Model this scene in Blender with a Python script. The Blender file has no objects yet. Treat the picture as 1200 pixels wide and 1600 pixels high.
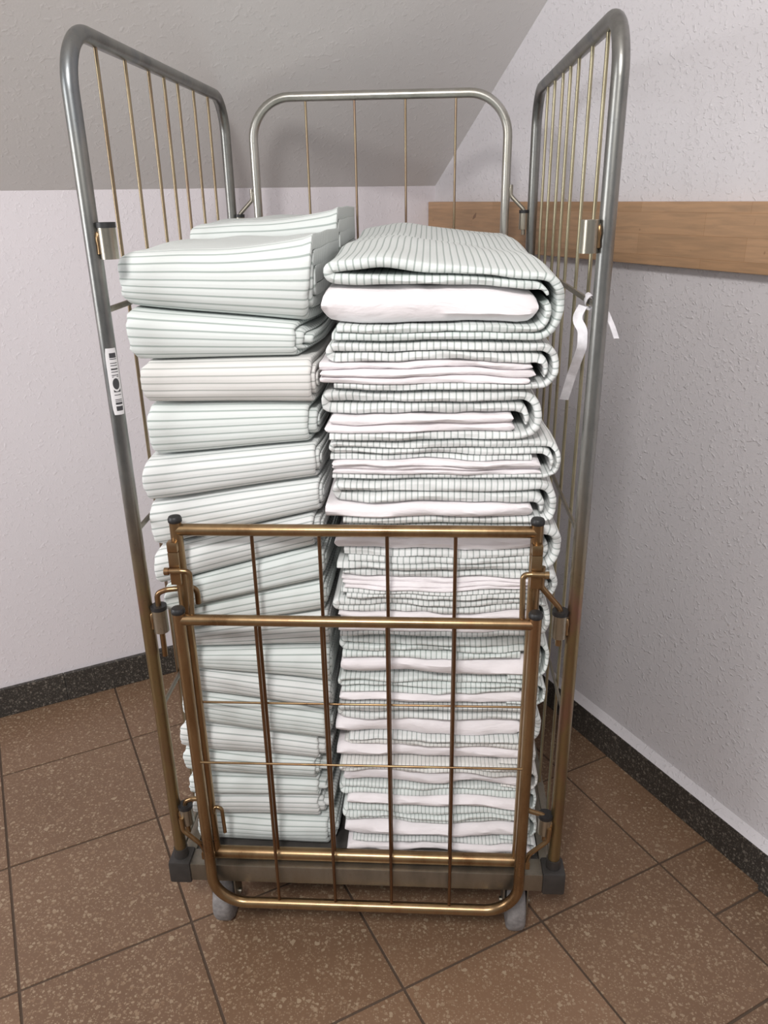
import bpy, bmesh, math, random
from mathutils import Vector, Matrix, noise
random.seed(4)
SC = bpy.context.scene
COL = SC.collection
PI = math.pi

# ------------------------------------------------------------------ camera
cam_data = bpy.data.cameras.new('camera')
cam = bpy.data.objects.new('camera', cam_data)
COL.objects.link(cam)
SC.camera = cam
F_PX = 1230.32
cam_data.sensor_fit = 'VERTICAL'
cam_data.sensor_height = 32.0
cam_data.lens = F_PX / 1600.0 * 32.0
cam_data.clip_start = 0.02
pi_, ya_, ro_ = [math.radians(a) for a in (21.90903667, -3.47137221, 0.9567634)]
fwd = Vector((math.sin(ya_) * math.cos(pi_), math.cos(ya_) * math.cos(pi_), -math.sin(pi_)))
r0 = Vector((math.cos(ya_), -math.sin(ya_), 0))
d0 = fwd.cross(r0)
rt = math.cos(ro_) * r0 + math.sin(ro_) * d0
dn = -math.sin(ro_) * r0 + math.cos(ro_) * d0
M4 = Matrix((rt, -dn, -fwd)).transposed().to_4x4()
M4.translation = (0.11521405, -1.12502106, 1.37424208)
cam.matrix_world = M4

# ------------------------------------------------------------------ world, lights, exposure
world = bpy.data.worlds.new('world')
SC.world = world
world.use_nodes = True
world.node_tree.nodes['Background'].inputs[0].default_value = (0.96, 0.97, 1.0, 1)
world.node_tree.nodes['Background'].inputs[1].default_value = 0.36


def area(name, loc, target, sx, sy, power, col):
    l = bpy.data.lights.new(name, 'AREA')
    l.shape = 'RECTANGLE'
    l.size, l.size_y, l.energy, l.color = sx, sy, power, col
    o = bpy.data.objects.new(name, l)
    COL.objects.link(o)
    o.location = loc
    o.rotation_euler = (Vector(target) - Vector(loc)).to_track_quat('-Z', 'Y').to_euler()
    return o


area('ceiling_lamp', (-0.12, -1.85, 2.47), (0, 0.5, 0.6), 0.36, 0.36, 42, (1.0, 0.97, 0.95))
area('window_daylight', (-2.9, -1.2, 1.7), (0.2, 0.5, 0.8), 1.3, 1.5, 58, (0.98, 0.985, 1.0))
SC.view_settings.view_transform = 'Standard'
SC.view_settings.look = 'None'
SC.view_settings.gamma = 1.0
SC.view_settings.use_curve_mapping = False
SC.view_settings.exposure = 0.0


# ------------------------------------------------------------------ materials
def mat(name):
    m = bpy.data.materials.new(name)
    m.use_nodes = True
    nt = m.node_tree
    return m, nt, nt.nodes['Principled BSDF'], nt.nodes, nt.links


def ramp(N, stops, interp='LINEAR'):
    r = N.new('ShaderNodeValToRGB')
    r.color_ramp.interpolation = interp
    e = r.color_ramp.elements
    while len(e) < len(stops):
        e.new(0.5)
    for k, (p, c) in enumerate(stops):
        e[k].position = p
        e[k].color = (*c, 1) if len(c) == 3 else c
    return r


def noise_tex(N, L, vec, scale, detail=4, rough=0.55, dist=0.0):
    n = N.new('ShaderNodeTexNoise')
    n.inputs['Scale'].default_value = scale
    n.inputs['Detail'].default_value = detail
    n.inputs['Roughness'].default_value = rough
    n.inputs['Distortion'].default_value = dist
    if vec is not None:
        L.new(vec, n.inputs['Vector'])
    return n


def geo_pos(N):
    return N.new('ShaderNodeNewGeometry').outputs['Position']


def bump(N, L, height, strength, dist, bsdf):
    b = N.new('ShaderNodeBump')
    b.inputs['Strength'].default_value = strength
    b.inputs['Distance'].default_value = dist
    L.new(height, b.inputs['Height'])
    L.new(b.outputs['Normal'], bsdf.inputs['Normal'])
    return b


def mix(N, L, fac, a, b, blend='MIX'):
    m = N.new('ShaderNodeMix')
    m.data_type = 'RGBA'
    m.blend_type = blend
    for sock, v in ((0, fac), (6, a), (7, b)):
        if isinstance(v, (int, float)):
            m.inputs[sock].default_value = v
        elif isinstance(v, tuple):
            m.inputs[sock].default_value = (*v, 1)
        else:
            L.new(v, m.inputs[sock])
    return m.outputs[2]


def math_node(N, L, op, a, b=None):
    m = N.new('ShaderNodeMath')
    m.operation = op
    for k, v in enumerate((a, b)):
        if v is None:
            continue
        if isinstance(v, (int, float)):
            m.inputs[k].default_value = v
        else:
            L.new(v, m.inputs[k])
    return m.outputs[0]


def plaster(name, col, blob, strength):
    m, nt, b, N, L = mat(name)
    p = geo_pos(N)
    big = noise_tex(N, L, p, 2.0, 3)
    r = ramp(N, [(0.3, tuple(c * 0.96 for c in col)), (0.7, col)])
    L.new(big.outputs[0], r.inputs[0])
    L.new(r.outputs[0], b.inputs['Base Color'])
    b.inputs['Roughness'].default_value = 0.75
    n1 = noise_tex(N, L, p, blob, 2, 0.5, 0.5)
    rr = ramp(N, [(0.52, (0, 0, 0)), (0.80, (1, 1, 1))], 'EASE')
    L.new(n1.outputs[0], rr.inputs[0])
    n2 = noise_tex(N, L, p, blob * 3.5, 3)
    h = math_node(N, L, 'ADD', rr.outputs[0], math_node(N, L, 'MULTIPLY', n2.outputs[0], 0.35))
    bump(N, L, h, strength, 0.0022, b)
    return m


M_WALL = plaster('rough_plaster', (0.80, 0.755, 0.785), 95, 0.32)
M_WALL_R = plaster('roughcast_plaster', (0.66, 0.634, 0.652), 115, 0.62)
M_CEIL = plaster('ceiling_plaster', (0.72, 0.70, 0.685), 70, 0.22)


def terrazzo(name, base, base2, chips, chip_scale, rough):
    m, nt, b, N, L = mat(name)
    p = geo_pos(N)
    n = noise_tex(N, L, p, 3.0, 4)
    oi = N.new('ShaderNodeObjectInfo')
    r = ramp(N, [(0.3, base), (0.7, base2)])
    L.new(n.outputs[0], r.inputs[0])
    hv = N.new('ShaderNodeHueSaturation')
    L.new(r.outputs[0], hv.inputs['Color'])
    mr = N.new('ShaderNodeMapRange')
    mr.inputs[3].default_value, mr.inputs[4].default_value = 0.86, 1.12
    L.new(oi.outputs['Random'], mr.inputs[0])
    L.new(mr.outputs[0], hv.inputs['Value'])
    c = hv.outputs[0]
    for k, sc in enumerate((chip_scale, chip_scale * 2.1, chip_scale * 0.55)):
        wob = noise_tex(N, L, p, sc * 1.3, 2)
        pm = N.new('ShaderNodeVectorMath')
        pm.operation = 'MULTIPLY_ADD'
        L.new(wob.outputs['Color'], pm.inputs[0])
        pm.inputs[1].default_value = (0.9 / sc,) * 3
        L.new(p, pm.inputs[2])
        v = N.new('ShaderNodeTexVoronoi')
        v.inputs['Scale'].default_value = sc
        L.new(pm.outputs[0], v.inputs['Vector'])
        sep = N.new('ShaderNodeSeparateColor')
        L.new(v.outputs['Color'], sep.inputs[0])
        # the chips are the cells whose random value is high, cut to a small core
        keep = math_node(N, L, 'GREATER_THAN', sep.outputs[0], (0.45, 0.42, 0.78)[k])
        core = math_node(N, L, 'LESS_THAN', v.outputs['Distance'], (0.36, 0.38, 0.30)[k])
        f = math_node(N, L, 'MULTIPLY', keep, core)
        f = math_node(N, L, 'MULTIPLY', f, (0.75, 0.6, 0.8)[k])
        cr = ramp(N, [(0.0, chips[0]), (1.0, chips[1])])
        L.new(sep.outputs[1], cr.inputs[0])
        c = mix(N, L, f, c, cr.outputs[0])
    L.new(c, b.inputs['Base Color'])
    b.inputs['Roughness'].default_value = rough
    n3 = noise_tex(N, L, p, 220, 2)
    bump(N, L, n3.outputs[0], 0.12, 0.001, b)
    return m


M_TILE = terrazzo('brown_terrazzo', (0.175, 0.102, 0.060), (0.205, 0.122, 0.073), ((0.40, 0.31, 0.21), (0.24, 0.15, 0.09)), 118, 0.42)
M_SKIRT = terrazzo('dark_terrazzo', (0.034, 0.030, 0.026), (0.052, 0.046, 0.040), ((0.27, 0.24, 0.20), (0.10, 0.088, 0.076)), 135, 0.5)

m, nt, b, N, L = mat('grout')
b.inputs['Base Color'].default_value = (0.085, 0.056, 0.038, 1)
b.inputs['Roughness'].default_value = 0.9
M_GROUT = m


def metal(name, cols, rough=0.32, zgrad=None, metallic=0.92):
    """worn zinc plating: patchy mix of plating colours; zgrad = lower colours that take over below a height of the part"""
    m, nt, b, N, L = mat(name)
    tc = N.new('ShaderNodeTexCoord')
    p = tc.outputs['Object']
    mp = N.new('ShaderNodeMapping')
    mp.inputs['Scale'].default_value = (1, 1, 0.35)
    L.new(p, mp.inputs[0])
    n = noise_tex(N, L, mp.outputs[0], 14, 5, 0.6)
    r = ramp(N, [(0.32, cols[0]), (0.52, cols[1]), (0.70, cols[2])])
    L.new(n.outputs[0], r.inputs[0])
    c = r.outputs[0]
    if zgrad:
        z0, z1, low = zgrad
        r2 = ramp(N, [(0.30, low[0]), (0.50, low[1]), (0.68, low[2])])
        L.new(n.outputs[0], r2.inputs[0])
        sx = N.new('ShaderNodeSeparateXYZ')
        L.new(p, sx.inputs[0])
        mr = N.new('ShaderNodeMapRange')
        mr.inputs[1].default_value, mr.inputs[2].default_value = z0, z1
        n4 = noise_tex(N, L, mp.outputs[0], 6, 2)
        zz = math_node(N, L, 'ADD', sx.outputs[2], math_node(N, L, 'MULTIPLY', math_node(N, L, 'SUBTRACT', n4.outputs[0], 0.5), 0.3))
        L.new(zz, mr.inputs[0])
        c = mix(N, L, mr.outputs[0], r2.outputs[0], c)
    sp = noise_tex(N, L, p, 260, 3)
    rs = ramp(N, [(0.62, (0, 0, 0)), (0.75, (1, 1, 1))])
    L.new(sp.outputs[0], rs.inputs[0])
    c = mix(N, L, math_node(N, L, 'MULTIPLY', rs.outputs[0], 0.35), c, (0.10, 0.085, 0.07))
    L.new(c, b.inputs['Base Color'])
    b.inputs['Metallic'].default_value = metallic
    rr = N.new('ShaderNodeMapRange')
    rr.inputs[3].default_value, rr.inputs[4].default_value = rough - 0.08, rough + 0.12
    L.new(n.outputs[0], rr.inputs[0])
    L.new(rr.outputs[0], b.inputs['Roughness'])
    bump(N, L, sp.outputs[0], 0.06, 0.0006, b)
    return m


GOLD = ((0.20, 0.115, 0.055), (0.33, 0.225, 0.12), (0.28, 0.16, 0.085))
GREY = ((0.15, 0.152, 0.15), (0.27, 0.268, 0.25), (0.19, 0.205, 0.215))
LOW = ((0.24, 0.145, 0.105), (0.28, 0.215, 0.11), (0.29, 0.155, 0.125))
M_FRAME = metal('zinc_frame_grey_to_brass', GREY, 0.33, (0.72, 1.0, LOW))
M_BACK = metal('zinc_back_frame', ((0.38, 0.37, 0.33), (0.50, 0.49, 0.45), (0.44, 0.42, 0.36)), 0.3)
M_GATE = metal('brass_yellow_zinc', GOLD, 0.28)
M_ROD = metal('brass_rod', ((0.24, 0.17, 0.11), (0.33, 0.265, 0.17), (0.28, 0.185, 0.14)), 0.34)
M_ROD_Y = metal('yellow_zinc_rod', ((0.29, 0.25, 0.16), (0.40, 0.365, 0.25), (0.33, 0.28, 0.18)), 0.34)
M_GROD = metal('bronze_gate_rod', ((0.13, 0.068, 0.036), (0.19, 0.105, 0.055), (0.21, 0.125, 0.068)), 0.34)
M_BASE = metal('dull_zinc_base', ((0.20, 0.185, 0.155), (0.29, 0.265, 0.22), (0.24, 0.20, 0.15)), 0.4)
M_SLEEVE = metal('zinc_sleeve', ((0.30, 0.28, 0.23), (0.40, 0.37, 0.31), (0.36, 0.31, 0.22)), 0.3)


def plain(name, col, rough=0.6, bump_s=0.0, var=0.15, scale=60):
    m, nt, b, N, L = mat(name)
    p = geo_pos(N)
    n = noise_tex(N, L, p, scale, 4)
    r = ramp(N, [(0.3, tuple(c * (1 - var) for c in col)), (0.7, tuple(min(1, c * (1 + var)) for c in col))])
    L.new(n.outputs[0], r.inputs[0])
    L.new(r.outputs[0], b.inputs['Base Color'])
    b.inputs['Roughness'].default_value = rough
    if bump_s:
        bump(N, L, n.outputs[0], bump_s, 0.001, b)
    return m


M_BLACK = plain('black_plastic', (0.018, 0.018, 0.019), 0.45)
M_SOCKET = plain('dark_rubber_socket', (0.034, 0.031, 0.029), 0.5, 0.2)
M_TYRE = plain('dusty_grey_rubber', (0.22, 0.205, 0.20), 0.8, 0.3, 0.25, 90)
M_RIBBON = plain('white_ribbon', (0.78, 0.77, 0.80), 0.6)


def cloth_stripe(name, base, line, lw):
    m, nt, b, N, L = mat(name)
    uv = N.new('ShaderNodeUVMap')
    uv.uv_map = 'UVMap'
    sx = N.new('ShaderNodeSeparateXYZ')
    L.new(uv.outputs[0], sx.inputs[0])
    fr = math_node(N, L, 'FRACT', sx.outputs[0])
    dd = math_node(N, L, 'ABSOLUTE', math_node(N, L, 'SUBTRACT', fr, 0.5))
    r = ramp(N, [(lw * 0.55, (1, 1, 1)), (lw * 1.25, (0, 0, 0))])
    L.new(dd, r.inputs[0])
    n = noise_tex(N, L, geo_pos(N), 5, 3)
    rb = ramp(N, [(0.3, tuple(c * 0.96 for c in base)), (0.7, base)])
    L.new(n.outputs[0], rb.inputs[0])
    c = mix(N, L, r.outputs[0], rb.outputs[0], line)
    L.new(c, b.inputs['Base Color'])
    b.inputs['Roughness'].default_value = 0.9
    b.inputs['Sheen Weight'].default_value = 0.15
    # puckered weave: threads across the stripe spacing plus soft creases
    wv = N.new('ShaderNodeTexWave')
    wv.inputs['Scale'].default_value = 9.0
    L.new(uv.outputs[0], wv.inputs['Vector'])
    cr = noise_tex(N, L, geo_pos(N), 55, 3)
    puff = math_node(N, L, 'MULTIPLY', dd, 1.6)
    h = math_node(N, L, 'ADD', puff, math_node(N, L, 'ADD', math_node(N, L, 'MULTIPLY', wv.outputs[1], 0.12), math_node(N, L, 'MULTIPLY', cr.outputs[0], 0.7)))
    bump(N, L, h, 0.45, 0.002, b)
    return m


def cloth_plain(name, base):
    m, nt, b, N, L = mat(name)
    n = noise_tex(N, L, geo_pos(N), 6, 3)
    rb = ramp(N, [(0.3, tuple(c * 0.97 for c in base)), (0.7, base)])
    L.new(n.outputs[0], rb.inputs[0])
    L.new(rb.outputs[0], b.inputs['Base Color'])
    b.inputs['Roughness'].default_value = 0.9
    b.inputs['Sheen Weight'].default_value = 0.15
    mp = N.new('ShaderNodeMapping')
    mp.inputs['Scale'].default_value = (0.35, 0.6, 1.0)
    L.new(geo_pos(N), mp.inputs[0])
    cr = noise_tex(N, L, mp.outputs[0], 48, 4, 0.55, 0.5)
    bump(N, L, cr.outputs[0], 0.6, 0.006, b)
    return m


M_STRIPE = {
    'mint': cloth_stripe('striped_cloth_mint', (0.80, 0.848, 0.828), (0.40, 0.46, 0.435), 0.11),
    'pale': cloth_stripe('striped_cloth_pale', (0.825, 0.845, 0.832), (0.41, 0.45, 0.435), 0.11),
    'warm': cloth_stripe('striped_cloth_warm', (0.83, 0.822, 0.795), (0.47, 0.48, 0.455), 0.10),
}
M_WHITE = cloth_plain('white_linen', (0.87, 0.825, 0.84))

# wood: glued beech staves
m, nt, b, N, L = mat('glued_beech')
tc = N.new('ShaderNodeTexCoord')
mp = N.new('ShaderNodeMapping')
L.new(tc.outputs['Object'], mp.inputs[0])
br = N.new('ShaderNodeTexBrick')
br.offset = 0.37
br.inputs['Scale'].default_value = 1.0
br.inputs['Mortar Size'].default_value = 0.0004
br.inputs['Brick Width'].default_value = 0.27
br.inputs['Row Height'].default_value = 0.0415
br.inputs['Color1'].default_value = (0.43, 0.275, 0.165, 1)
br.inputs['Color2'].default_value = (0.37, 0.23, 0.13, 1)
br.inputs['Mortar'].default_value = (0.32, 0.18, 0.09, 1)
L.new(mp.outputs[0], br.inputs['Vector'])
mg = N.new('ShaderNodeMapping')
mg.inputs['Scale'].default_value = (1.2, 16, 1)
L.new(tc.outputs['Object'], mg.inputs[0])
gn = noise_tex(N, L, mg.outputs[0], 7, 5, 0.6, 0.6)
rg = ramp(N, [(0.3, (0.80, 0.80, 0.80)), (0.6, (1.08, 1.04, 1.0))])
L.new(gn.outputs[0], rg.inputs[0])
c = mix(N, L, 1.0, br.outputs[0], rg.outputs[0], 'MULTIPLY')
kn = noise_tex(N, L, mp.outputs[0], 34, 1)
rk = ramp(N, [(0.75, (0, 0, 0)), (0.78, (1, 1, 1))])
L.new(kn.outputs[0], rk.inputs[0])
c = mix(N, L, math_node(N, L, 'MULTIPLY', rk.outputs[0], 0.7), c, (0.12, 0.055, 0.03))
L.new(c, b.inputs['Base Color'])
b.inputs['Roughness'].default_value = 0.45
bump(N, L, gn.outputs[0], 0.08, 0.001, b)
M_WOOD = m

# barcode sticker: bars along V of its own UV
m, nt, b, N, L = mat('barcode_paper')
uv = N.new('ShaderNodeUVMap')
uv.uv_map = 'UVMap'
sx = N.new('ShaderNodeSeparateXYZ')
L.new(uv.outputs[0], sx.inputs[0])
U_, V_ = sx.outputs[0], sx.outputs[1]
bn = N.new('ShaderNodeTexWhiteNoise')
bn.noise_dimensions = '1D'
L.new(math_node(N, L, 'FLOOR', math_node(N, L, 'MULTIPLY', V_, 84)), bn.inputs['W'])
bars = math_node(N, L, 'GREATER_THAN', bn.outputs[0], 0.47)
for sock, lo, hi in ((U_, 0.30, 0.86), (V_, 0.06, 0.93)):
    bars = math_node(N, L, 'MULTIPLY', bars, math_node(N, L, 'GREATER_THAN', sock, lo))
    bars = math_node(N, L, 'MULTIPLY', bars, math_node(N, L, 'LESS_THAN', sock, hi))
# round emblem in the middle
dx = math_node(N, L, 'MULTIPLY', math_node(N, L, 'SUBTRACT', U_, 0.55), 1.0)
dy = math_node(N, L, 'MULTIPLY', math_node(N, L, 'SUBTRACT', V_, 0.47), 3.2)
rad = math_node(N, L, 'SQRT', math_node(N, L, 'ADD', math_node(N, L, 'MULTIPLY', dx, dx), math_node(N, L, 'MULTIPLY', dy, dy)))
disc = math_node(N, L, 'LESS_THAN', rad, 0.27)
emb = math_node(N, L, 'MAXIMUM', math_node(N, L, 'MULTIPLY', bars, math_node(N, L, 'GREATER_THAN', rad, 0.36)), disc)
c = mix(N, L, emb, (0.72, 0.71, 0.72), (0.05, 0.05, 0.055))
L.new(c, b.inputs['Base Color'])
b.inputs['Roughness'].default_value = 0.5
M_CODE = m


# ------------------------------------------------------------------ mesh helpers
def link(name, bm, material, parent=None, smooth=True):
    me = bpy.data.meshes.new(name)
    bm.normal_update()
    if smooth:
        for f in bm.faces:
            f.smooth = True
    bm.to_mesh(me)
    bm.free()
    if smooth:
        me.set_sharp_from_angle(angle=math.radians(48))
    me.materials.append(material)
    o = bpy.data.objects.new(name, me)
    COL.objects.link(o)
    if parent:
        o.parent = parent
    return o


def empty(name, loc=(0, 0, 0), parent=None):
    o = bpy.data.objects.new(name, None)
    o.empty_display_size = 0.05
    COL.objects.link(o)
    o.location = loc
    if parent:
        o.parent = parent
    return o


def tag(o, label, cat, group=None):
    o['label'] = label
    o['category'] = cat
    if group:
        o['group'] = group
    return o


def fillet(pts, r, n=8):
    """round the inner corners of a polyline"""
    pts = [Vector(p) for p in pts]
    out = [pts[0]]
    for i in range(1, len(pts) - 1):
        a, p, q = pts[i - 1], pts[i], pts[i + 1]
        rr = r[i - 1] if isinstance(r, (list, tuple)) else r
        d1, d2 = (a - p).normalized(), (q - p).normalized()
        ang = d1.angle(d2)
        if rr <= 0 or abs(ang - PI) < 1e-3:
            out.append(p)
            continue
        t = min(rr / math.tan(ang / 2), (a - p).length * 0.49, (q - p).length * 0.49)
        rr = t * math.tan(ang / 2)
        c = p + (d1 + d2).normalized() * (rr / math.sin(ang / 2))
        v1, v2 = p + d1 * t - c, p + d2 * t - c
        tot = v1.angle(v2)
        for k in range(n + 1):
            s = k / n
            v = (math.sin((1 - s) * tot) * v1 + math.sin(s * tot) * v2) / math.sin(tot)
            out.append(c + v)
    out.append(pts[-1])
    return out


def tube(bm, pts, r, seg=14, cap=True):
    pts = [Vector(p) for p in pts]
    n = len(pts)
    tan = []
    for i in range(n):
        a, c = pts[max(0, i - 1)], pts[min(n - 1, i + 1)]
        tan.append((c - a).normalized())
    up = Vector((0, 0, 1)) if abs(tan[0].z) < 0.9 else Vector((0, 1, 0))
    nrm = (up - tan[0] * up.dot(tan[0])).normalized()
    rings = []
    for i in range(n):
        nrm = (nrm - tan[i] * nrm.dot(tan[i])).normalized()
        bn_ = tan[i].cross(nrm)
        rings.append([bm.verts.new(pts[i] + r * (math.cos(2 * PI * k / seg) * nrm + math.sin(2 * PI * k / seg) * bn_)) for k in range(seg)])
    for i in range(n - 1):
        for k in range(seg):
            bm.faces.new((rings[i][k], rings[i][(k + 1) % seg], rings[i + 1][(k + 1) % seg], rings[i + 1][k]))
    if cap:
        bm.faces.new(rings[0][::-1])
        bm.faces.new(rings[-1])


def box(bm, lo, hi, bev=0.0):
    t = bmesh.new()
    bmesh.ops.create_cube(t, size=1)
    for v in t.verts:
        v.co = Vector([lo[i] + (v.co[i] + 0.5) * (hi[i] - lo[i]) for i in range(3)])
    if bev:
        bmesh.ops.bevel(t, geom=t.edges[:], offset=bev, segments=2, affect='EDGES', profile=0.6)
    me = bpy.data.meshes.new('tmp')
    t.to_mesh(me)
    t.free()
    bm.from_mesh(me)
    bpy.data.meshes.remove(me)


def lathe(bm, prof, origin, axis='z', seg=24):
    """prof = [(radius, height)], closed at both ends when the radius is 0"""
    rings = []
    for r, h in prof:
        ring = []
        for k in range(seg):
            a = 2 * PI * k / seg
            p = Vector((r * math.cos(a), r * math.sin(a), h))
            if axis == 'x':
                p = Vector((p.z, p.x, p.y))
            ring.append(bm.verts.new(Vector(origin) + p))
        rings.append(ring)
    for i in range(len(rings) - 1):
        for k in range(seg):
            bm.faces.new((rings[i][k], rings[i][(k + 1) % seg], rings[i + 1][(k + 1) % seg], rings[i + 1][k]))
    bm.faces.new(rings[0][::-1])
    bm.faces.new(rings[-1])


# ------------------------------------------------------------------ the setting (a room turned 30 degrees to the cage)
RU = Vector((math.cos(PI / 6), math.sin(PI / 6), 0))
RV = Vector((-math.sin(PI / 6), math.cos(PI / 6), 0))
ROOM = Matrix((RU, RV, Vector((0, 0, 1)))).transposed().to_4x4()
U_WALL, V_WALL = 0.82, 1.16


def room_obj(name, bm, material, parent=None, smooth=False):
    o = link(name, bm, material, parent, smooth)
    if parent is None:
        o.matrix_world = ROOM
        o['kind'] = 'structure'
    return o


bm = bmesh.new()
box(bm, (-3.2, -3.2, -0.06), (U_WALL + 0.1, V_WALL + 0.1, -0.0022))
floor = room_obj('floor', bm, M_GROUT)
u_lines = [-2.885, -2.562, -2.239, -1.916, -1.593, -1.270, -0.947, -0.624, -0.298, 0.018, 0.336, 0.656, U_WALL]
v_lines = [-2.40, -2.075, -1.75, -1.425, -1.10, -0.772, -0.445, -0.119, 0.211, 0.541, 0.877, V_WALL]
G = 0.0025
rt_ = random.Random(11)


def tile(u0, u1, v0, v1):
    bm = bmesh.new()
    w, h = u1 - u0 - 2 * G, v1 - v0 - 2 * G
    box(bm, (-w / 2, -h / 2, -0.012), (w / 2, h / 2, 0), 0.0012)
    o = link('floor_tile', bm, M_TILE, floor, smooth=False)
    o.location = ((u0 + u1) / 2, (v0 + v1) / 2, rt_.uniform(-0.0005, 0.0))


for iu in range(len(u_lines) - 1):
    vs = v_lines if iu < len(u_lines) - 2 else [-2.40, -1.90, -1.57, -1.25, -0.92, -0.60, -0.271, -0.119, 0.211, 0.541, 0.877, V_WALL]
    for iv in range(len(vs) - 1):
        tile(u_lines[iu], u_lines[iu + 1], vs[iv], vs[iv + 1])

bm = bmesh.new()
box(bm, (-3.2, V_WALL, -0.06), (U_WALL + 0.12, V_WALL + 0.12, 2.2))
room_obj('wall_back', bm, M_WALL)
bm = bmesh.new()
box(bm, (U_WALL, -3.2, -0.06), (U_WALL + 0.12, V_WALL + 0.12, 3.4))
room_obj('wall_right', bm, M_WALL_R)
# sloping ceiling: from z 1.47 at the back wall up towards the viewer, then flat
bm = bmesh.new()
SL = 0.767
zc = lambda v: 1.398 + SL * (V_WALL - v)
prof = [(V_WALL + 0.1, zc(V_WALL + 0.1)), (-0.75, zc(-0.75)), (-2.3, zc(-0.75))]
lowv = []
for uu in (-3.2, U_WALL + 0.1):
    lowv.append([bm.verts.new((uu, v, z)) for v, z in prof] + [bm.verts.new((uu, v, z + 0.12)) for v, z in reversed(prof)])
n6 = len(lowv[0])
for k in range(n6):
    bm.faces.new((lowv[0][k], lowv[0][(k + 1) % n6], lowv[1][(k + 1) % n6], lowv[1][k]))
bm.faces.new(lowv[0][::-1])
bm.faces.new(lowv[1])
bmesh.ops.recalc_face_normals(bm, faces=bm.faces[:])
room_obj('ceiling', bm, M_CEIL)

# baseboards, each a row of terrazzo slabs
bb = empty('baseboard_back')
bb.matrix_world = ROOM
bb['kind'] = 'structure'
us = [-3.2, -2.45, -1.62, -1.235, -0.83, -0.43, -0.03, 0.37, U_WALL - 0.012]
for k in range(len(us) - 1):
    bm = bmesh.new()
    box(bm, (us[k] + 0.0006, V_WALL - 0.012 - 0.002 * (k % 2), 0.0), (us[k + 1] - 0.0006, V_WALL, 0.089), 0.0018)
    link('skirting_slab', bm, M_SKIRT, bb, smooth=False)
br_ = empty('baseboard_right')
br_.matrix_world = ROOM
br_['kind'] = 'structure'
vs = [-2.6, -1.9, -1.1, -0.265, 0.17, 0.62, 1.04, V_WALL]
for k in range(len(vs) - 1):
    bm = bmesh.new()
    prd = 0.022 if k >= 3 else 0.032
    box(bm, (U_WALL - prd, vs[k] + 0.0006, 0.0), (U_WALL, vs[k + 1] - 0.0006, 0.086), 0.0018)
    link('skirting_slab', bm, M_SKIRT, br_, smooth=False)

bm = bmesh.new()
prof = [(U_WALL - 0.0205, 0.0862), (U_WALL + 0.01, 0.0862), (U_WALL + 0.01, 0.102), (U_WALL, 0.102), (U_WALL - 0.012, 0.0915)]
ends = [[bm.verts.new((u, v, z)) for u, z in prof] for v in (-2.6, V_WALL)]
for k in range(5):
    bm.faces.new((ends[0][k], ends[0][(k + 1) % 5], ends[1][(k + 1) % 5], ends[1][k]))
bm.faces.new(ends[0][::-1])
bm.faces.new(ends[1])
bmesh.ops.recalc_face_normals(bm, faces=bm.faces[:])
link('plaster_edge', bm, M_WALL_R, br_, smooth=False)

# wooden protection rail on the right wall
bm = bmesh.new()
RL = 2.3
box(bm, (-RL / 2, -0.061, -0.0125), (RL / 2, 0.061, 0.0125), 0.002)
rail = link('wall_rail', bm, M_WOOD, None, smooth=False)
# local x along the wall (towards the viewer), local y up, local z out of the wall
Rm = Matrix((-RV, Vector((0, 0, 1)), -RU)).transposed().to_4x4()
Rm.translation = RU * (U_WALL - 0.0125) + RV * (V_WALL - 0.002 - RL / 2) + Vector((0, 0, 1.293))
rail.matrix_world = Rm
tag(rail, 'long brown glued-beech board fixed along the white right wall', 'wall rail')

# ------------------------------------------------------------------ the roll cage
HX, DEP, HT = 0.35, 0.832, 1.581
cage = empty('roll_cage')
tag(cage, 'tall wheeled laundry cage trolley of grey and brass zinc-plated tube with open bars', 'roll cage')


def hinge_sleeve(parent, x, y, z, side, h=0.042, r=0.0125, col=True):
    bm = bmesh.new()
    lathe(bm, [(r * 0.7, -h / 2), (r, -h / 2), (r, h / 2), (r * 0.72, h / 2)], (x, y, z))
    # weld web between sleeve and post
    box(bm, (min(x, side * HX), y - 0.003, z - h * 0.35), (max(x, side * HX), y + 0.003, z + h * 0.4), 0.001)
    s = link('hinge_sleeve', bm, M_SLEEVE, parent)
    if y < 0.1:
        bm = bmesh.new()
        xm = side * (HX - 0.0115)
        lathe(bm, [(0.001, -h * 0.36), (0.003, -h * 0.33), (0.0024, -h * 0.1), (0.0034, h * 0.1), (0.0026, h * 0.3), (0.001, h * 0.36)], (xm, y - 0.0065, z), seg=8)
        link('weld_bead', bm, M_GATE, parent)
    if col:
        bm = bmesh.new()
        lathe(bm, [(r * 0.55, -0.004), (r * 1.06, -0.004), (r * 1.06, 0.003), (r * 0.55, 0.003)], (x, y, z + h / 2 + 0.003))
        link('hinge_collar', bm, M_BLACK, parent)
    return s


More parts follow.
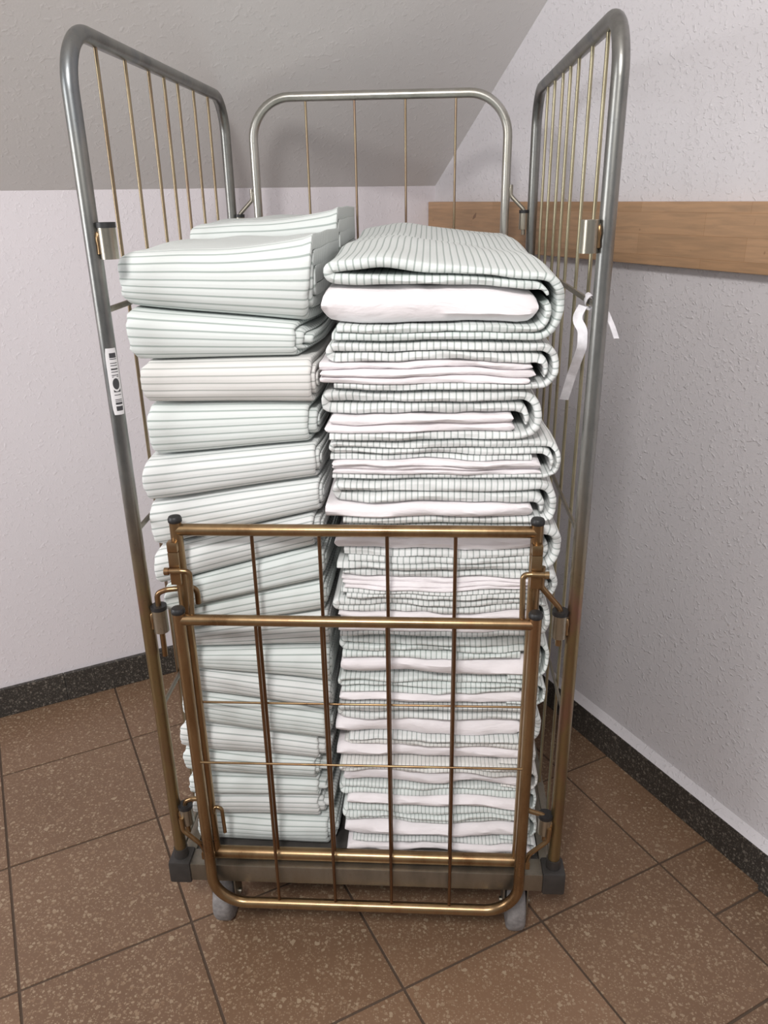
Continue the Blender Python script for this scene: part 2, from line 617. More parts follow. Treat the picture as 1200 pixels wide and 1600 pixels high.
for side, rods in ((-1, [0.105, 0.219, 0.328, 0.408, 0.488, 0.592, 0.699]), (1, [0.095, 0.204, 0.315, 0.395, 0.476, 0.576, 0.671])):
    x = side * HX
    bm = bmesh.new()
    tube(bm, fillet([(x, 0, 0.178), (x, 0, HT), (x, DEP, HT), (x, DEP, 0.178)], 0.075, 12), 0.0112, 18)
    panel = link('side_panel', bm, M_FRAME, cage)
    for y in rods:
        bm = bmesh.new()
        tube(bm, [(x, y, HT - 0.006), (x, y, 0.9), (x, y, 0.235)], 0.0029, 8)
        link('vertical_rod', bm, M_ROD if side < 0 else M_ROD_Y, panel)
    for z in (1.228, 0.888, 0.555, 0.232):
        bm = bmesh.new()
        xo = x + side * -0.005
        box(bm, (xo - 0.002, 0.006, z - 0.004), (xo + 0.002, DEP - 0.006, z + 0.004), 0.0006)
        link('cross_bar', bm, M_BASE, panel)
    hinge_sleeve(panel, side * 0.3275, -0.002, 1.319, side, col=side < 0)
    hinge_sleeve(panel, side * 0.3275, -0.002, 0.727, side)
    hinge_sleeve(panel, side * 0.329, -0.002, 0.315, side, 0.036)
    hinge_sleeve(panel, side * 0.331, DEP - 0.002, 1.314, side, 0.036, 0.0105)
    hinge_sleeve(panel, side * 0.331, DEP - 0.002, 0.40, side, 0.036, 0.0105)
    if side < 0:
        # barcode sticker wrapped on the inner front of the left post
        bm = bmesh.new()
        uvl = bm.loops.layers.uv.new('UVMap')
        z0, z1, R = 1.078, 1.176, 0.01155
        a0, a1 = math.radians(-98), math.radians(-4)
        grid = []
        for i in range(13):
            row = []
            for j in range(11):
                s, t = j / 10, i / 12
                trim = 0.10 * (abs(t - 0.5) * 2) ** 8
                a = a0 + (a1 - a0) * (trim + s * (1 - 2 * trim))
                row.append((bm.verts.new((x + R * math.cos(a), R * math.sin(a), z0 + (z1 - z0) * t)), s, t))
            grid.append(row)
        for i in range(12):
            for j in range(10):
                q = (grid[i][j], grid[i][j + 1], grid[i + 1][j + 1], grid[i + 1][j])
                f = bm.faces.new([v[0] for v in q])
                for lp, v in zip(f.loops, q):
                    lp[uvl].uv = (v[1], v[2])
        st = link('barcode_sticker', bm, M_CODE, panel)
        st['label'] = 'white barcode sticker on the left front post'

# back panel
bx, by = 0.288, DEP + 0.006
bm = bmesh.new()
tube(bm, fillet([(-bx, by, 0.235), (-bx, by, HT), (bx, by, HT), (bx, by, 0.235)], 0.088, 12), 0.0102, 18)
tube(bm, [(-bx, by, 0.25), (bx, by, 0.25)], 0.0095, 12)
bpan = link('back_panel', bm, M_BACK, cage)
for x in (-0.165, -0.055, 0.059, 0.171):
    bm = bmesh.new()
    tube(bm, [(x, by, HT - 0.006), (x, by, 0.9), (x, by, 0.25)], 0.0027, 8)
    link('vertical_rod', bm, M_ROD, bpan)
for z in (0.95, 0.60):
    bm = bmesh.new()
    tube(bm, [(-bx, by + 0.005, z), (bx, by + 0.005, z)], 0.0025, 8)
    link('cross_wire', bm, M_ROD, bpan)
for s in (-1, 1):
    for zz in (1.314, 0.40):
        bm = bmesh.new()
        tube(bm, fillet([(s * 0.300, by - 0.002, zz + 0.078), (s * 0.300, by - 0.002, zz + 0.055), (s * 0.331, by - 0.008, zz + 0.024), (s * 0.331, by - 0.008, zz - 0.03)], 0.014, 6), 0.0045, 10)
        box(bm, (min(s * 0.288, s * 0.302), by - 0.006, zz + 0.05), (max(s * 0.288, s * 0.302), by + 0.002, zz + 0.072), 0.001)
        link('hinge_hook', bm, M_SLEEVE, bpan)


def end_cap(parent, x, y, z, r):
    bm = bmesh.new()
    lathe(bm, [(r * 0.9, -0.004), (r * 1.12, -0.002), (r * 1.14, 0.003), (r * 0.95, 0.0065), (r * 0.3, 0.0075)], (x, y, z))
    link('end_cap', bm, M_BLACK, parent)


# lower gate leaf, upright between the front posts
GX = 0.283
bm = bmesh.new()
for s in (-1, 1):
    tube(bm, [(s * GX, 0, 0.222), (s * GX, 0, 0.905)], 0.0098, 16)
tube(bm, [(-GX, 0, 0.889), (GX, 0, 0.889)], 0.0098, 16)
tube(bm, [(-GX, 0, 0.2255), (GX, 0, 0.2255)], 0.0122, 16)
g1 = link('lower_gate_leaf', bm, M_GATE, cage)
for s in (-1, 1):
    end_cap(g1, s * GX, 0, 0.905, 0.0098)
for x in (-0.163, -0.056, 0.051, 0.158):
    bm = bmesh.new()
    tube(bm, [(x, 0, 0.885), (x, 0, 0.5), (x, 0, 0.23)], 0.003, 8)
    link('vertical_rod', bm, M_GROD, g1)
bm = bmesh.new()
tube(bm, [(-GX, 0.005, 0.560), (GX, 0.005, 0.562)], 0.0021, 8)
link('cross_wire', bm, M_GATE, g1)
for s in (-1, 1):
    # flat latch plate in front of the post head
    bm = bmesh.new()
    xa, xb = s * 0.283 - 0.0085 - 0.004 * (s < 0), s * 0.283 + 0.0085 - 0.004 * (s < 0)
    box(bm, (xa, -0.0185, 0.800), (xb, -0.0125, 0.8565), 0.0012)
    box(bm, (xa, -0.0192, 0.8568), (xb, -0.004, 0.874), 0.0025)
    link('latch_plate', bm, M_GATE, g1)
# hinge rods into the post sleeves
bm = bmesh.new()
tube(bm, fillet([(-0.264, 0.010, 0.752), (-0.264, 0.010, 0.783), (-0.31, -0.002, 0.783), (-0.3275, -0.002, 0.776), (-0.3275, -0.002, 0.658)], 0.012, 6), 0.0047, 10)
link('hinge_rod', bm, M_GATE, g1)
bm = bmesh.new()
tube(bm, fillet([(0.294, -0.004, 0.832), (0.294, -0.004, 0.797), (0.3265, -0.002, 0.757), (0.3275, -0.002, 0.69)], 0.013, 6), 0.005, 10)
link('hinge_rod', bm, M_GATE, g1)
bm = bmesh.new()
tube(bm, fillet([(-0.283, 0.0, 0.352), (-0.315, -0.002, 0.352), (-0.329, -0.002, 0.346), (-0.329, -0.002, 0.275)], 0.012, 6), 0.0047, 10)
link('hinge_rod', bm, M_GATE, g1)
bm = bmesh.new()
tube(bm, fillet([(0.281, 0.0, 0.362), (0.300, -0.002, 0.345), (0.329, -0.002, 0.335), (0.329, -0.002, 0.28)], 0.012, 6), 0.0047, 10)
link('hinge_rod', bm, M_GATE, g1)
for s in (-1, 1):
    bm = bmesh.new()
    tube(bm, fillet([(s * 0.335, -0.016, 0.318), (s * 0.333, -0.018, 0.292), (s * 0.302, -0.020, 0.262), (s * 0.296, -0.016, 0.236)], 0.014, 6), 0.0045, 10)
    box(bm, (s * 0.298 - 0.006, -0.022, 0.226), (s * 0.298 + 0.006, -0.006, 0.242), 0.002)
    link('locking_lever', bm, M_GATE, g1)
bm = bmesh.new()
tube(bm, fillet([(-0.276, -0.006, 0.325), (-0.270, -0.012, 0.345), (-0.258, -0.012, 0.340), (-0.257, -0.012, 0.285)], 0.008, 6), 0.0036, 10)
link('catch_hook', bm, M_GATE, g1)

# upper gate leaf, folded down in front: its rounded top edge now hangs at the bottom
FY = -0.036
FX = 0.2835
bm = bmesh.new()
tube(bm, fillet([(-FX, FY, 0.762), (-FX, FY, 0.139), (FX, FY, 0.139), (FX, FY, 0.762)], 0.062, 12), 0.0100, 16)
tube(bm, [(-FX, FY, 0.747), (FX, FY, 0.747)], 0.0092, 16)
g2 = link('folded_gate_leaf', bm, M_GATE, cage)
for s in (-1, 1):
    end_cap(g2, s * FX, FY, 0.762, 0.0100)
for x in (-0.160, -0.054, 0.051, 0.158):
    bm = bmesh.new()
    tube(bm, [(x, FY, 0.743), (x, FY, 0.45), (x, FY, 0.143)], 0.0029, 8)
    link('vertical_rod', bm, M_GROD, g2)
bm = bmesh.new()
tube(bm, [(-FX, FY - 0.005, 0.468), (FX, FY - 0.005, 0.470)], 0.0021, 8)
link('cross_wire', bm, M_GATE, g2)
for s in (-1, 1):
    bm = bmesh.new()
    tube(bm, fillet([(s * 0.263, FY + 0.004, 0.752), (s * 0.262, -0.022, 0.826), (s * 0.275, -0.024, 0.828), (s * 0.300, -0.024, 0.827)], 0.012, 6), 0.0045, 10)
    lathe(bm, [(0.002, 0.298 * s - 0.004), (0.0062, 0.298 * s - 0.0035), (0.0062, 0.298 * s + 0.0035), (0.002, 0.298 * s + 0.004)], (0, -0.024, 0.827), 'x', 12)
    link('hanging_loop', bm, M_GATE, g2)

# base frame, deck, sockets, casters
bm = bmesh.new()
for y in (0.0, DEP):
    box(bm, (-HX + 0.02, y - 0.02, 0.172), (HX - 0.02, y + 0.02, 0.2115), 0.003)
for x in (-HX + 0.005, HX - 0.005):
    box(bm, (x - 0.018, 0.02, 0.172), (x + 0.018, DEP - 0.02, 0.2105), 0.003)
box(bm, (-HX + 0.02, 0.41, 0.176), (HX - 0.02, 0.445, 0.199), 0.002)
basef = link('base_frame', bm, M_BASE, cage)
bm = bmesh.new()
box(bm, (-HX + 0.023, 0.019, 0.199), (HX - 0.023, DEP - 0.019, 0.2040), 0.001)
link('deck_plate', bm, plain('dark_deck', (0.06, 0.055, 0.05), 0.6), basef)
for x in (-HX, HX):
    for y in (0.0, DEP):
        bm = bmesh.new()
        box(bm, (x - 0.021, y - 0.022, 0.166), (x + 0.021, y + 0.022, 0.215), 0.005)
        lathe(bm, [(0.0112, 0.0), (0.0135, 0.0), (0.0130, 0.022), (0.0112, 0.022)], (x, y, 0.213))
        link('corner_socket', bm, M_SOCKET, basef)
for x in (-0.292, 0.292):
    for y in (0.065, DEP - 0.065):
        k = empty('caster', (x, y, 0.0), cage)
        bm = bmesh.new()
        lathe(bm, [(0.012, -0.0175), (0.050, -0.0175), (0.0545, -0.013), (0.056, -0.006), (0.056, 0.006), (0.0545, 0.013), (0.050, 0.0175), (0.012, 0.0175)], (0, 0, 0.056), 'x', 32)
        link('wheel', bm, M_TYRE, k)
        bm = bmesh.new()
        box(bm, (-0.035, -0.04, 0.166), (0.035, 0.04, 0.1715), 0.001)
        lathe(bm, [(0.022, 0.118), (0.027, 0.122), (0.027, 0.162), (0.02, 0.167)], (0, 0, 0))
        for s in (-1, 1):
            box(bm, (s * 0.023 - 0.002, -0.022, 0.040), (s * 0.023 + 0.002, 0.022, 0.128), 0.001)
        box(bm, (-0.025, -0.022, 0.115), (0.025, 0.022, 0.122), 0.001)
        tube(bm, [(-0.03, 0, 0.056), (0.03, 0, 0.056)], 0.006, 10)
        link('fork', bm, M_BASE, k)


# ------------------------------------------------------------------ folded linen
def wob(p, s, seed=0.0):
    return noise.noise(Vector((p[0] * s + seed, p[1] * s - seed * 0.7, p[2] * s + 3.1 + seed)))


def ribbon(path, thick, b0, b1, nb, place, period, rnd=(True, True), ph=0.0):
    """A cloth layer: a thick strip swept along a 2-D path and extruded along b. Its cut sides are rounded
    like the folded edge of a double cloth. place(p, q, b) puts a profile point into the scene."""
    bm = bmesh.new()
    uvl = bm.loops.layers.uv.new('UVMap')
    n = len(path)
    arc = [0.0]
    for i in range(1, n):
        arc.append(arc[-1] + math.hypot(path[i][0] - path[i - 1][0], path[i][1] - path[i - 1][1]))
    rings = []
    for i in range(n):
        a, c = path[max(0, i - 1)], path[min(n - 1, i + 1)]
        tx, tz = c[0] - a[0], c[1] - a[1]
        l = math.hypot(tx, tz) or 1
        nx, nz = -tz / l, tx / l
        t = thick(arc[i] / arc[-1]) if callable(thick) else thick
        h = t / 2
        sec = []
        c0 = b0 + (h if rnd[0] else 0)
        c1 = b1 - (h if rnd[1] else 0)
        for k in range(nb + 1):
            sec.append((c1 + (c0 - c1) * k / nb, h))
        if rnd[0]:
            for k in range(1, 6):
                an = PI / 2 + PI * k / 6
                sec.append((c0 + h * math.cos(an), h * math.sin(an)))
        for k in range(nb + 1):
            sec.append((c0 + (c1 - c0) * k / nb, -h))
        if rnd[1]:
            for k in range(1, 6):
                an = -PI / 2 + PI * k / 6
                sec.append((c1 + h * math.cos(an), h * math.sin(an)))
        ring = []
        for bq, hn in sec:
            ring.append(bm.verts.new(place(path[i][0] + nx * hn, path[i][1] + nz * hn, bq)))
        rings.append(ring)
    m_ = len(rings[0])
    for i in range(n - 1):
        for k in range(m_):
            k2 = (k + 1) % m_
            f = bm.faces.new((rings[i][k], rings[i][k2], rings[i + 1][k2], rings[i + 1][k]))
            for lp, (ii, kk) in zip(f.loops, ((i, k), (i, k + 1), (i + 1, k + 1), (i + 1, k))):
                lp[uvl].uv = (arc[ii] / period + ph, kk * 0.3)
    for ring in (rings[0][::-1], rings[-1]):
        f = bm.faces.new(ring)
        for lp in f.loops:
            lp[uvl].uv = (ph, 0.0)
    bmesh.ops.recalc_face_normals(bm, faces=bm.faces[:])
    return bm


def line(a, b, step=0.012):
    n = max(2, int(math.hypot(b[0] - a[0], b[1] - a[1]) / step))
    return [(a[0] + (b[0] - a[0]) * k / n, a[1] + (b[1] - a[1]) * k / n) for k in range(n)]


def arc2(c, rx, rz, a0, a1, n=14, ex=1.0):
    out = []
    for k in range(n + 1):
        a = math.radians(a0 + (a1 - a0) * k / n)
        cx, sz = math.cos(a), math.sin(a)
        out.append((c[0] + rx * math.copysign(abs(cx) ** ex, cx), c[1] + rz * math.copysign(abs(sz) ** ex, sz)))
    return out


ORD = ['topmost', 'second', 'third', 'fourth', 'fifth', 'sixth', 'seventh', 'eighth', 'ninth', 'tenth', 'eleventh', 'twelfth',
       'thirteenth', 'fourteenth', 'fifteenth', 'sixteenth', 'seventeenth', 'eighteenth']
YF, YB = 0.032, 0.392
X_LIM = -0.051      # the gap between the two stacks

# ---- left front stack: seen from the folded spine, stripes running across
LEFT = [(-0.339, 1.229, -0.062, 1.202), (-0.333, 1.149, -0.084, 1.153), (-0.323, 1.084, -0.059, 1.083), (-0.324, 0.995, -0.069, 1.019),
        (-0.338, 0.922, -0.061, 0.962), (-0.340, 0.835, -0.059, 0.904), (-0.339, 0.771, -0.073, 0.843), (-0.331, 0.719, -0.064, 0.782),
        (-0.323, 0.675, -0.058, 0.723), (-0.315, 0.644, -0.046, 0.651), (-0.310, 0.608, -0.044, 0.577), (-0.314, 0.562, -0.050, 0.522),
        (-0.325, 0.492, -0.069, 0.460), (-0.337, 0.435, -0.084, 0.412), (-0.338, 0.375, -0.093, 0.368), (-0.335, 0.326, -0.086, 0.326),
        (-0.332, 0.275, -0.092, 0.272), (-0.330, 0.2055, -0.072, 0.2055)]
L_TOP = (1.302, 1.312)
L_TONE = ['mint', 'mint', 'warm', 'mint', 'pale', 'pale', 'pale', 'mint', 'mint', 'pale', 'mint', 'pale', 'mint', 'pale', 'mint', 'mint', 'pale', 'mint']
L_LOOK = ['thick mint striped linen with flared right end, topmost of the front left stack',
          'mint striped linen directly under the topmost of the front left stack',
          'cream striped folded linen, third from the top of the front left stack',
          'level mint striped linen, fourth from the top of the front left stack',
          'pale striped linen sloping up rightwards, fifth from the top of front left stack',
          'pale striped linen just above the gate top bar in the front left stack',
          'pale striped linen behind the gate top bar in the front left stack',
          'tilted mint striped linen, eighth from the top of the front left stack',
          'mint striped linen just above the folded gate bar in the front left stack',
          'pale striped linen just below the folded gate bar in the front left stack',
          'mint striped linen sloping down rightwards, eighth from the bottom of front left stack',
          'pale striped linen behind the upper gate wire in the front left stack',
          'mint striped linen just below the upper gate wire in the front left stack',
          'pale striped linen just above the lower gate wire in the front left stack',
          'mint striped linen just below the lower gate wire in the front left stack',
          'mint striped linen, third from the bottom of the front left stack',
          'pale striped linen, second from the bottom of the front left stack',
          'mint striped linen on the deck, lowest of the front left stack']
left_items = []
rl = random.Random(5)
for i, (xl, zbl, xr, zbr) in enumerate(LEFT):
    ztl, ztr = (LEFT[i - 1][1], LEFT[i - 1][3]) if i else L_TOP
    if i:   # the item above was measured at its own ends: bring its lower line to this item's ends
        pxl, pzl, pxr, pzr = LEFT[i - 1]
        sl = (pzr - pzl) / (pxr - pxl)
        ztl, ztr = pzl + sl * (xl - pxl), pzl + sl * (xr - pxl)
    h0 = ((ztl - zbl) + (ztr - zbr)) / 2
    root = empty('folded_linen', ((xl + xr) / 2, 0.2, min(zbl, zbr)))
    seed = i * 1.37
    fl = 0.17 if i in (0, 1, 4, 5) else 0.10
    bul = rl.uniform(0.005, 0.011)
    yf_i = YF + rl.uniform(-0.004, 0.008)
    nl = 3 if h0 > 0.05 else 2

    def place(p, q, bq, xl=xl, xr=xr, zbl=zbl, zbr=zbr, ztl=ztl, ztr=ztr, seed=seed, fl=fl, bul=bul, i=i, root=root):
        s = (bq - xl) / (xr - xl)
        hh = q
        e = (2 * hh - 1)
        x = bq
        # the open right end flares outward towards the back, the left end is rounded
        x += s * s * fl * max(0.0, min(0.16, p - YF - 0.012))
        x += (1 - s) * (1 - s) * bul * e ** 4
        x += 0.030 * s ** 3 * (hh - 0.35) * (i == 0)
        x += 0.004 * wob((p, hh, i), 9, seed) * (s - 0.5) * 2
        x = X_LIM - 0.014 * math.exp(-(x - X_LIM + 0.014) / 0.014) if x > X_LIM - 0.014 else x
        s2 = (x - xl) / (xr - xl)
        lo, hi = zbl + (zbr - zbl) * s2, ztl + (ztr - ztl) * s2
        # gaps and sag between neighbours
        hi -= 0.0012
        z = lo + (hi - lo) * hh
        z += 0.0035 * min(1, max(0, (z - 0.2055) / 0.05)) * wob((x, p, 0), 8.0, 0)
        if i == 0 and hh > 0.5:
            z += (hh - 0.5) * 2 * 0.014 * max(0, s) ** 7
            z += (hh - 0.5) * 2 * (0.010 * wob((x, p * 0.4, 7), 9, 2.2) + 0.005 * math.sin((p - 0.03) * 8))
        y = p + 0.0045 * wob((x, hh * 0.3, i), 7, seed + 3) + 0.004 * (s - 0.5) * math.sin(i * 2.1)
        return Vector((x, y, z)) - root.location

    t_n = 0.96 / (2 * nl)                      # layer thickness in units of the item height
    for k in range(nl):
        # path in (y, metres of height); converted to unit height inside place
        ins = (k + 0.5) * h0 / (2 * nl)
        zlo, zhi = ins, h0 - ins
        hz = (zhi - zlo) / 2
        depth = min(0.034, 0.45 * h0) * (1.0 - k / (nl + 0.6))
        yf = yf_i + ins * 0.9
        yb = YB - 0.004 * k
        path = line((yb, zlo), (yf + depth, zlo), 0.022)
        path += arc2((yf + depth, (zlo + zhi) / 2), depth, hz, -90, -270, 18, 0.72)
        path += line((yf + depth, zhi), (yb, zhi), 0.022)[1:] + [(yb, zhi)]
        path = [(a_, b_) for a_, b_ in path]
        th = h0 / (2 * nl) * 0.94
        pl = (lambda p, q, bq, f=place, h0=h0: f(p, q / h0, bq))
        bm = ribbon(path, th, xl + 0.004 * k + rl.uniform(0, 0.003), xr + 0.011 * k + rl.uniform(-0.002, 0.003), 16, pl,
                    0.0103 if i < 9 else 0.0088, (True, True), rl.random())
        part = link('cloth_fold', bm, M_STRIPE[L_TONE[i]], root)
    tag(root, L_LOOK[i], 'linen', 'folded striped linen in the left front stack')
    left_items.append(root)

# ---- right front stack: seen from the open side, striped cover wrapped round white cloth
# (zt, zb, xl, xr, strips on top, strips below, white share, white layers, protrusion of the white, tone, stripe pitch)
RIGHT = [
    (1.291, 1.177, -0.038, 0.311, 2, 2, 0.50, 1, -0.004, 'mint', 0.0108),
    (1.175, 1.104, -0.040, 0.308, 2, 1, 0.46, 3, -0.016, 'pale', 0.0100),
    (1.102, 1.027, -0.053, 0.288, 2, 1, 0.38, 2, 0.008, 'pale', 0.0104),
    (1.025, 0.963, -0.040, 0.318, 3, 1, 0.40, 3, 0.004, 'pale', 0.0094),
    (0.961, 0.887, -0.040, 0.320, 2, 1, 0.36, 1, -0.014, 'pale', 0.0096),
    (0.885, 0.807, -0.034, 0.331, 1, 3, 0.30, 1, -0.002, 'pale', 0.0100),
    (0.805, 0.754, -0.041, 0.328, 1, 2, 0.42, 3, 0.006, 'pale', 0.0090),
    (0.752, 0.681, -0.046, 0.322, 2, 1, 0.50, 4, 0.006, 'pale', 0.0088),
    (0.679, 0.600, -0.037, 0.324, 3, 0, 0.40, 1, 0.002, 'mint', 0.0090),
    (0.598, 0.543, -0.043, 0.322, 3, 0, 0.28, 1, 0.004, 'mint', 0.0084),
    (0.541, 0.463, -0.046, 0.318, 2, 1, 0.46, 1, -0.004, 'pale', 0.0086),
    (0.461, 0.418, -0.051, 0.316, 1, 0, 0.62, 1, -0.002, 'warm', 0.0070),
    (0.416, 0.366, -0.046, 0.320, 2, 0, 0.45, 1, 0.008, 'warm', 0.0072),
    (0.364, 0.315, -0.050, 0.322, 2, 0, 0.40, 1, 0.016, 'mint', 0.0070),
    (0.313, 0.238, -0.044, 0.324, 3, 0, 0.42, 1, 0.004, 'mint', 0.0072),
    (0.236, 0.2055, -0.042, 0.326, 1, 0, 0.48, 1, 0.006, 'pale', 0.0070)]
R_LOOK = ['thick linen folded round a smooth white roll, topmost of the front right stack',
          'linen with crumpled white cloth inside, second from the top of the front right stack',
          'linen set back from the right, third from the top of the front right stack',
          'many-layered linen, fourth from the top of the front right stack',
          'linen with a white bulge just above the gate top bar, front right stack',
          'linen directly behind the gate top bar in the front right stack',
          'linen with thin white sheets between the two gate bars, front right stack',
          'linen with several white sheets behind the folded gate bar, front right stack',
          'three striped layers over white, just below the folded gate bar, front right stack',
          'linen just above the upper gate wire in the front right stack',
          'linen with broad white roll just below the upper gate wire, front right stack',
          'thin mostly white linen just above the lower gate wire, front right stack',
          'linen directly below the lower gate wire in the front right stack',
          'finely striped linen, third from the bottom of the front right stack',
          'finely striped linen over white, second from the bottom of the front right stack',
          'thin white and striped linen on the deck, lowest of the front right stack']
right_items = []
rr_ = random.Random(9)
for i, (zt, zb, xl, xr, nt_, nb_, wf, wm, prot, tone, per) in enumerate(RIGHT):
    h = zt - zb - 0.0008
    t = h * (1 - wf) / (nt_ + max(nb_ * 0.62, 0.35))
    tb = t * 0.62 if nb_ else t * 0.35
    root = empty('folded_linen', ((xl + xr) / 2, 0.2, zb))
    seed = 20 + i * 1.71
    slope = rr_.uniform(-0.004, 0.004) if 0 < i < 15 else 0.0

    def place(x, q, bq, root=root, seed=seed, i=i, h=h, zb=zb, xl=xl, xr=xr):
        s = (x - xl) / (xr - xl)
        y = bq
        fr = max(0.0, 1 - (bq - YF) / 0.10)
        y += fr * (0.012 * wob((x, q * 4.0, i), 10, seed) + 0.0040 * wob((x, q * 5, i), 32, seed))
        z = zb + q
        # shared undulation of the whole pile so neighbours stay in touch
        z += 0.0045 * min(1, max(0, (z - 0.2055) / 0.05)) * wob((x, bq * 0.8, (zb + q) * 0.5), 7.0, 0.0)
        # layers of one piece wander a little against each other
        u = q / h
        z += math.sin(PI * max(0, min(1, u))) * (0.0055 * wob((x, bq, i * 0.3), 10, seed) + 0.0022 * wob((x, bq, u * 0.6), 30, seed))
        if i == 0 and u > 0.35:
            k = (u - 0.35) / 0.65
            z += k * (0.012 * min(1, max(0, (bq - YF) / 0.25)) + 0.007 * wob((x, bq, 3), 7, 4.4))
            z -= k * 0.020 * max(0.0, (s - 0.25) / 0.75) ** 1.5
        # right and left ends vary along the depth
        xx = x + 0.006 * wob((bq, q * 3, i), 6, seed + 1) * (s - 0.3) + 0.010 * max(0, s - 0.5) * math.sin(i * 1.9) * (bq - YF) / 0.3
        xx = max(xx, X_LIM + 0.003)
        return Vector((xx, y, z)) - root.location

    # outer wrap
    rx = min(0.034, h * 0.42)
    zl, zh = tb / 2, h - t / 2
    start = xl + rr_.uniform(0.0, 0.022) if nb_ else xr - 0.07
    path = line((start, zl), (xr - t / 2 - rx, zl), 0.012)
    path += arc2((xr - t / 2 - rx, (zl + zh) / 2), rx, (zh - zl) / 2, -90, 90, 18, 0.8)
    tt = (lambda s, t=t, sd=seed: t * (0.80 + 0.26 * noise.noise(Vector((s * 9, sd, 0.3)))))
    if nt_ >= 2:
        rh = t * 0.5
        top = line((xr - t / 2 - rx, zh), (xl + t / 2 + rh * 1.4, zh), 0.012)[1:]
        if i == 0:   # the top layer stands up in a loose arch near its left fold
            top = [(a_, b_ + 0.009 * math.exp(-((a_ - xl - 0.085) / 0.05) ** 2) - 0.001) for a_, b_ in top]
        path += top
        path += arc2((xl + t / 2 + rh * 1.4, zh - rh), rh * 1.4, rh, 90, 270, 10, 0.9)
        # the tucked-in layer runs back to the right and follows the inside of the bend downwards
        rxi = max(0.008, rx - 0.75 * t)
        zi, zo = zh - 2 * rh, zl + (nb_ - 0.2) * tb
        path += line((xl + t / 2 + rh * 1.4, zi), (xr - 1.5 * t - rxi, zi), 0.012)[1:]
        down = arc2((xr - 1.5 * t - rxi, (zi + zo) / 2), rxi, (zi - zo) / 2, 90, -28 if nb_ < 2 else 30, 14, 0.85)
        path += down
    else:
        path += line((xr - t / 2 - rx, zh), (xl + 0.004, zh), 0.012)[1:]
    nl_tot = len(path)
    sw = ((0.08 if nt_ >= 2 else 0.17) if not nb_ else 0.30 if nt_ >= 2 else 0.46)      # where the thin underside turns into the thick top
    thk = (lambda s, a=tb * 0.93, b=tt, sw=sw: (a + (b(s) - a) * min(1, max(0, (s - sw) / 0.10))) * min(1, 0.25 + (1 - s) / 0.035))
    bm = ribbon(path, thk, YF + rr_.uniform(0, 0.004), YB, 9, place, per, (True, False), rr_.random())
    link('striped_cover', bm, M_STRIPE[tone], root)
    # further striped layers, above and below the white core
    for k in range(2, nt_):
        zz = h - (k + 0.5) * t
        path = line((xl + rr_.uniform(0.0, 0.012), zz), (xr - 2.1 * t - 0.012, zz), 0.012)
        bm = ribbon(path, tt, YF + rr_.uniform(0, 0.006), YB - 0.004, 9, place, per, (True, False), rr_.random())
        link('striped_fold', bm, M_STRIPE[tone], root)
    for k in range(1, nb_):
        zz = tb / 2 + k * tb
        rxi = max(0.012, rx - k * t * 0.6)
        top_z = h - t * min(nt_, 2) - t * 0.7 * k
        zm = (zz + top_z) / 2
        path = line((xl + rr_.uniform(0.0, 0.02), zz), (xr - t * (k + 0.5) - rxi, zz), 0.012)
        path += arc2((xr - t * (k + 0.5) - rxi, zm), rxi, (top_z - zz) / 2, -90, 40, 12, 0.85)
        bm = ribbon(path, (lambda s, f=tt: 0.66 * f(s)), YF + rr_.uniform(0, 0.006), YB - 0.004, 9, place, per, (True, False), rr_.random())
        link('striped_fold', bm, M_STRIPE[tone], root)
    # white core
    wz0 = tb + (nb_ - 1 if nb_ > 1 else 0) * tb
    wz1 = h - nt_ * t
    wt = (wz1 - wz0) / wm
    for k in range(wm):
        zz = wz0 + (k + 0.5) * wt
        x0 = xl + prot + (rr_.uniform(0.0, 0.012) if wm > 1 else 0)
        x1 = xr - t * (2.15 if nt_ > 1 or nb_ > 1 else 1.2) - 0.002 - (rr_.uniform(0, 0.014) if wm > 1 else 0)
        path = [(x0 + 0.0005, zz), (x0 + 0.0025, zz), (x0 + 0.006, zz)] + line((x0 + 0.011, zz), (x1 - 0.014, zz), 0.014) + [(x1 - 0.013, zz), (x1 - 0.007, zz), (x1 - 0.003, zz), (x1 - 0.0006, zz)]
        ln = x1 - x0
        e_ = max(0.010, wt * 0.35)

        def thk(s, ln=ln, e_=e_, wt=wt, k=k, seed=seed):
            d = min(s, 1 - s) * ln
            f = 1.0 if d >= e_ else math.sqrt(max(0.02, 1 - (1 - d / e_) ** 2))
            return wt * 0.95 * f * (1 + (0.06 * noise.noise(Vector((s * 6, k, seed))) - 0.05 if wm > 1 else -0.01))

        bm = ribbon(path, thk, YF + rr_.uniform(-0.003, 0.006), YB - 0.006, 9, place, per, (True, False), 0)
        link('white_core', bm, M_WHITE, root)
    tag(root, R_LOOK[i], 'linen', 'folded linen in the right front stack')
    right_items.append(root)


def copy_tree(o, dx, dy, z0, zs):
    r = o.copy()
    COL.objects.link(r)
    r.location = (o.location.x + dx, o.location.y + dy, z0 + (o.location.z - z0) * zs)
    r.scale = (1, 1, zs)
    for ch in o.children:
        c = ch.copy()
        COL.objects.link(c)
        c.parent = r
    return r


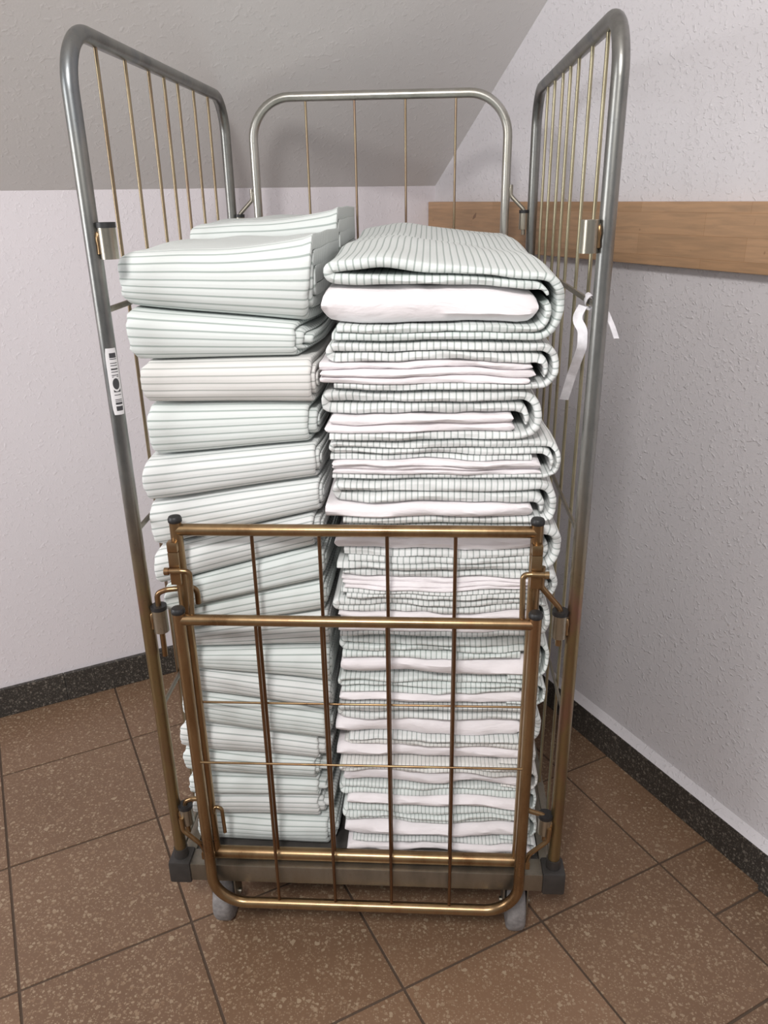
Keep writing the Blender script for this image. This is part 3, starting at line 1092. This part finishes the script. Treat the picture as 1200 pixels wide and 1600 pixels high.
for k, o in enumerate(left_items):
    c = copy_tree(o, -0.003, 0.396, 0.2055, 1.022)
    if k == 0:
        c.location.z += 0.003
        c.rotation_euler = (0, math.radians(-1.2), 0)
        tag(c, 'striped linen rising behind the front left stack, topmost of the rear left stack', 'linen', 'folded striped linen in the rear left stack')
    else:
        tag(c, 'striped folded linen, ' + ORD[k] + ' from the top of the rear left stack', 'linen', 'folded striped linen in the rear left stack')
for k, o in enumerate(right_items):
    c = copy_tree(o, 0.003, 0.396, 0.2055, 1.008)
    if k == 0:
        tag(c, 'striped linen behind the front right stack, topmost of the rear right stack', 'linen', 'folded linen in the rear right stack')
    else:
        tag(c, 'striped and white folded linen, ' + ORD[k] + ' from the top of the rear right stack', 'linen', 'folded linen in the rear right stack')

# ------------------------------------------------------------------ white ribbon knotted to the right panel
def strip(bm, pts, wdir, w, th=0.0006):
    rows = []
    for i, p in enumerate(pts):
        p = Vector(p)
        a, c = Vector(pts[max(0, i - 1)]), Vector(pts[min(len(pts) - 1, i + 1)])
        tn = (c - a).normalized()
        wd = Vector(wdir[i] if isinstance(wdir, list) else wdir)
        wd = (wd - tn * wd.dot(tn)).normalized()
        nn = tn.cross(wd)
        rows.append([bm.verts.new(p + wd * (sx * w / 2) + nn * (sy * th)) for sx, sy in ((-1, -1), (1, -1), (1, 1), (-1, 1))])
    for i in range(len(rows) - 1):
        for k in range(4):
            bm.faces.new((rows[i][k], rows[i][(k + 1) % 4], rows[i + 1][(k + 1) % 4], rows[i + 1][k]))
    bm.faces.new(rows[0][::-1])
    bm.faces.new(rows[-1])


rib = empty('fabric_ribbon', (0.345, 0.06, 1.22))
tag(rib, 'white ribbon knotted to the cross bar beside the right front post, its tail hanging down', 'ribbon')
bm = bmesh.new()
loop = []
for k in range(21):
    a = 2 * PI * k / 20
    loop.append(Vector((0.345 + 0.006 * math.cos(a), 0.055 + 0.004 * math.sin(2 * a), 1.228 + 0.009 * math.sin(a))) - rib.location)
strip(bm, loop, (0, 1, 0.2), 0.012)
link('knot', bm, M_RIBBON, rib)
bm = bmesh.new()
tail = fillet([(0.336, 0.052, 1.222), (0.326, 0.046, 1.205), (0.336, 0.040, 1.190), (0.337, 0.040, 1.165), (0.333, 0.085, 1.115), (0.330, 0.12, 1.068)], 0.02, 5)
strip(bm, [p - rib.location for p in tail], (0.75, -0.3, 0.3), 0.014)
link('tail', bm, M_RIBBON, rib)
bm = bmesh.new()
tail = fillet([(0.352, 0.05, 1.222), (0.366, 0.03, 1.215), (0.374, 0.02, 1.196), (0.378, 0.01, 1.182)], 0.01, 5)
strip(bm, [p - rib.location for p in tail], (0.6, 0.6, 0.3), 0.009)
link('tail', bm, M_RIBBON, rib)
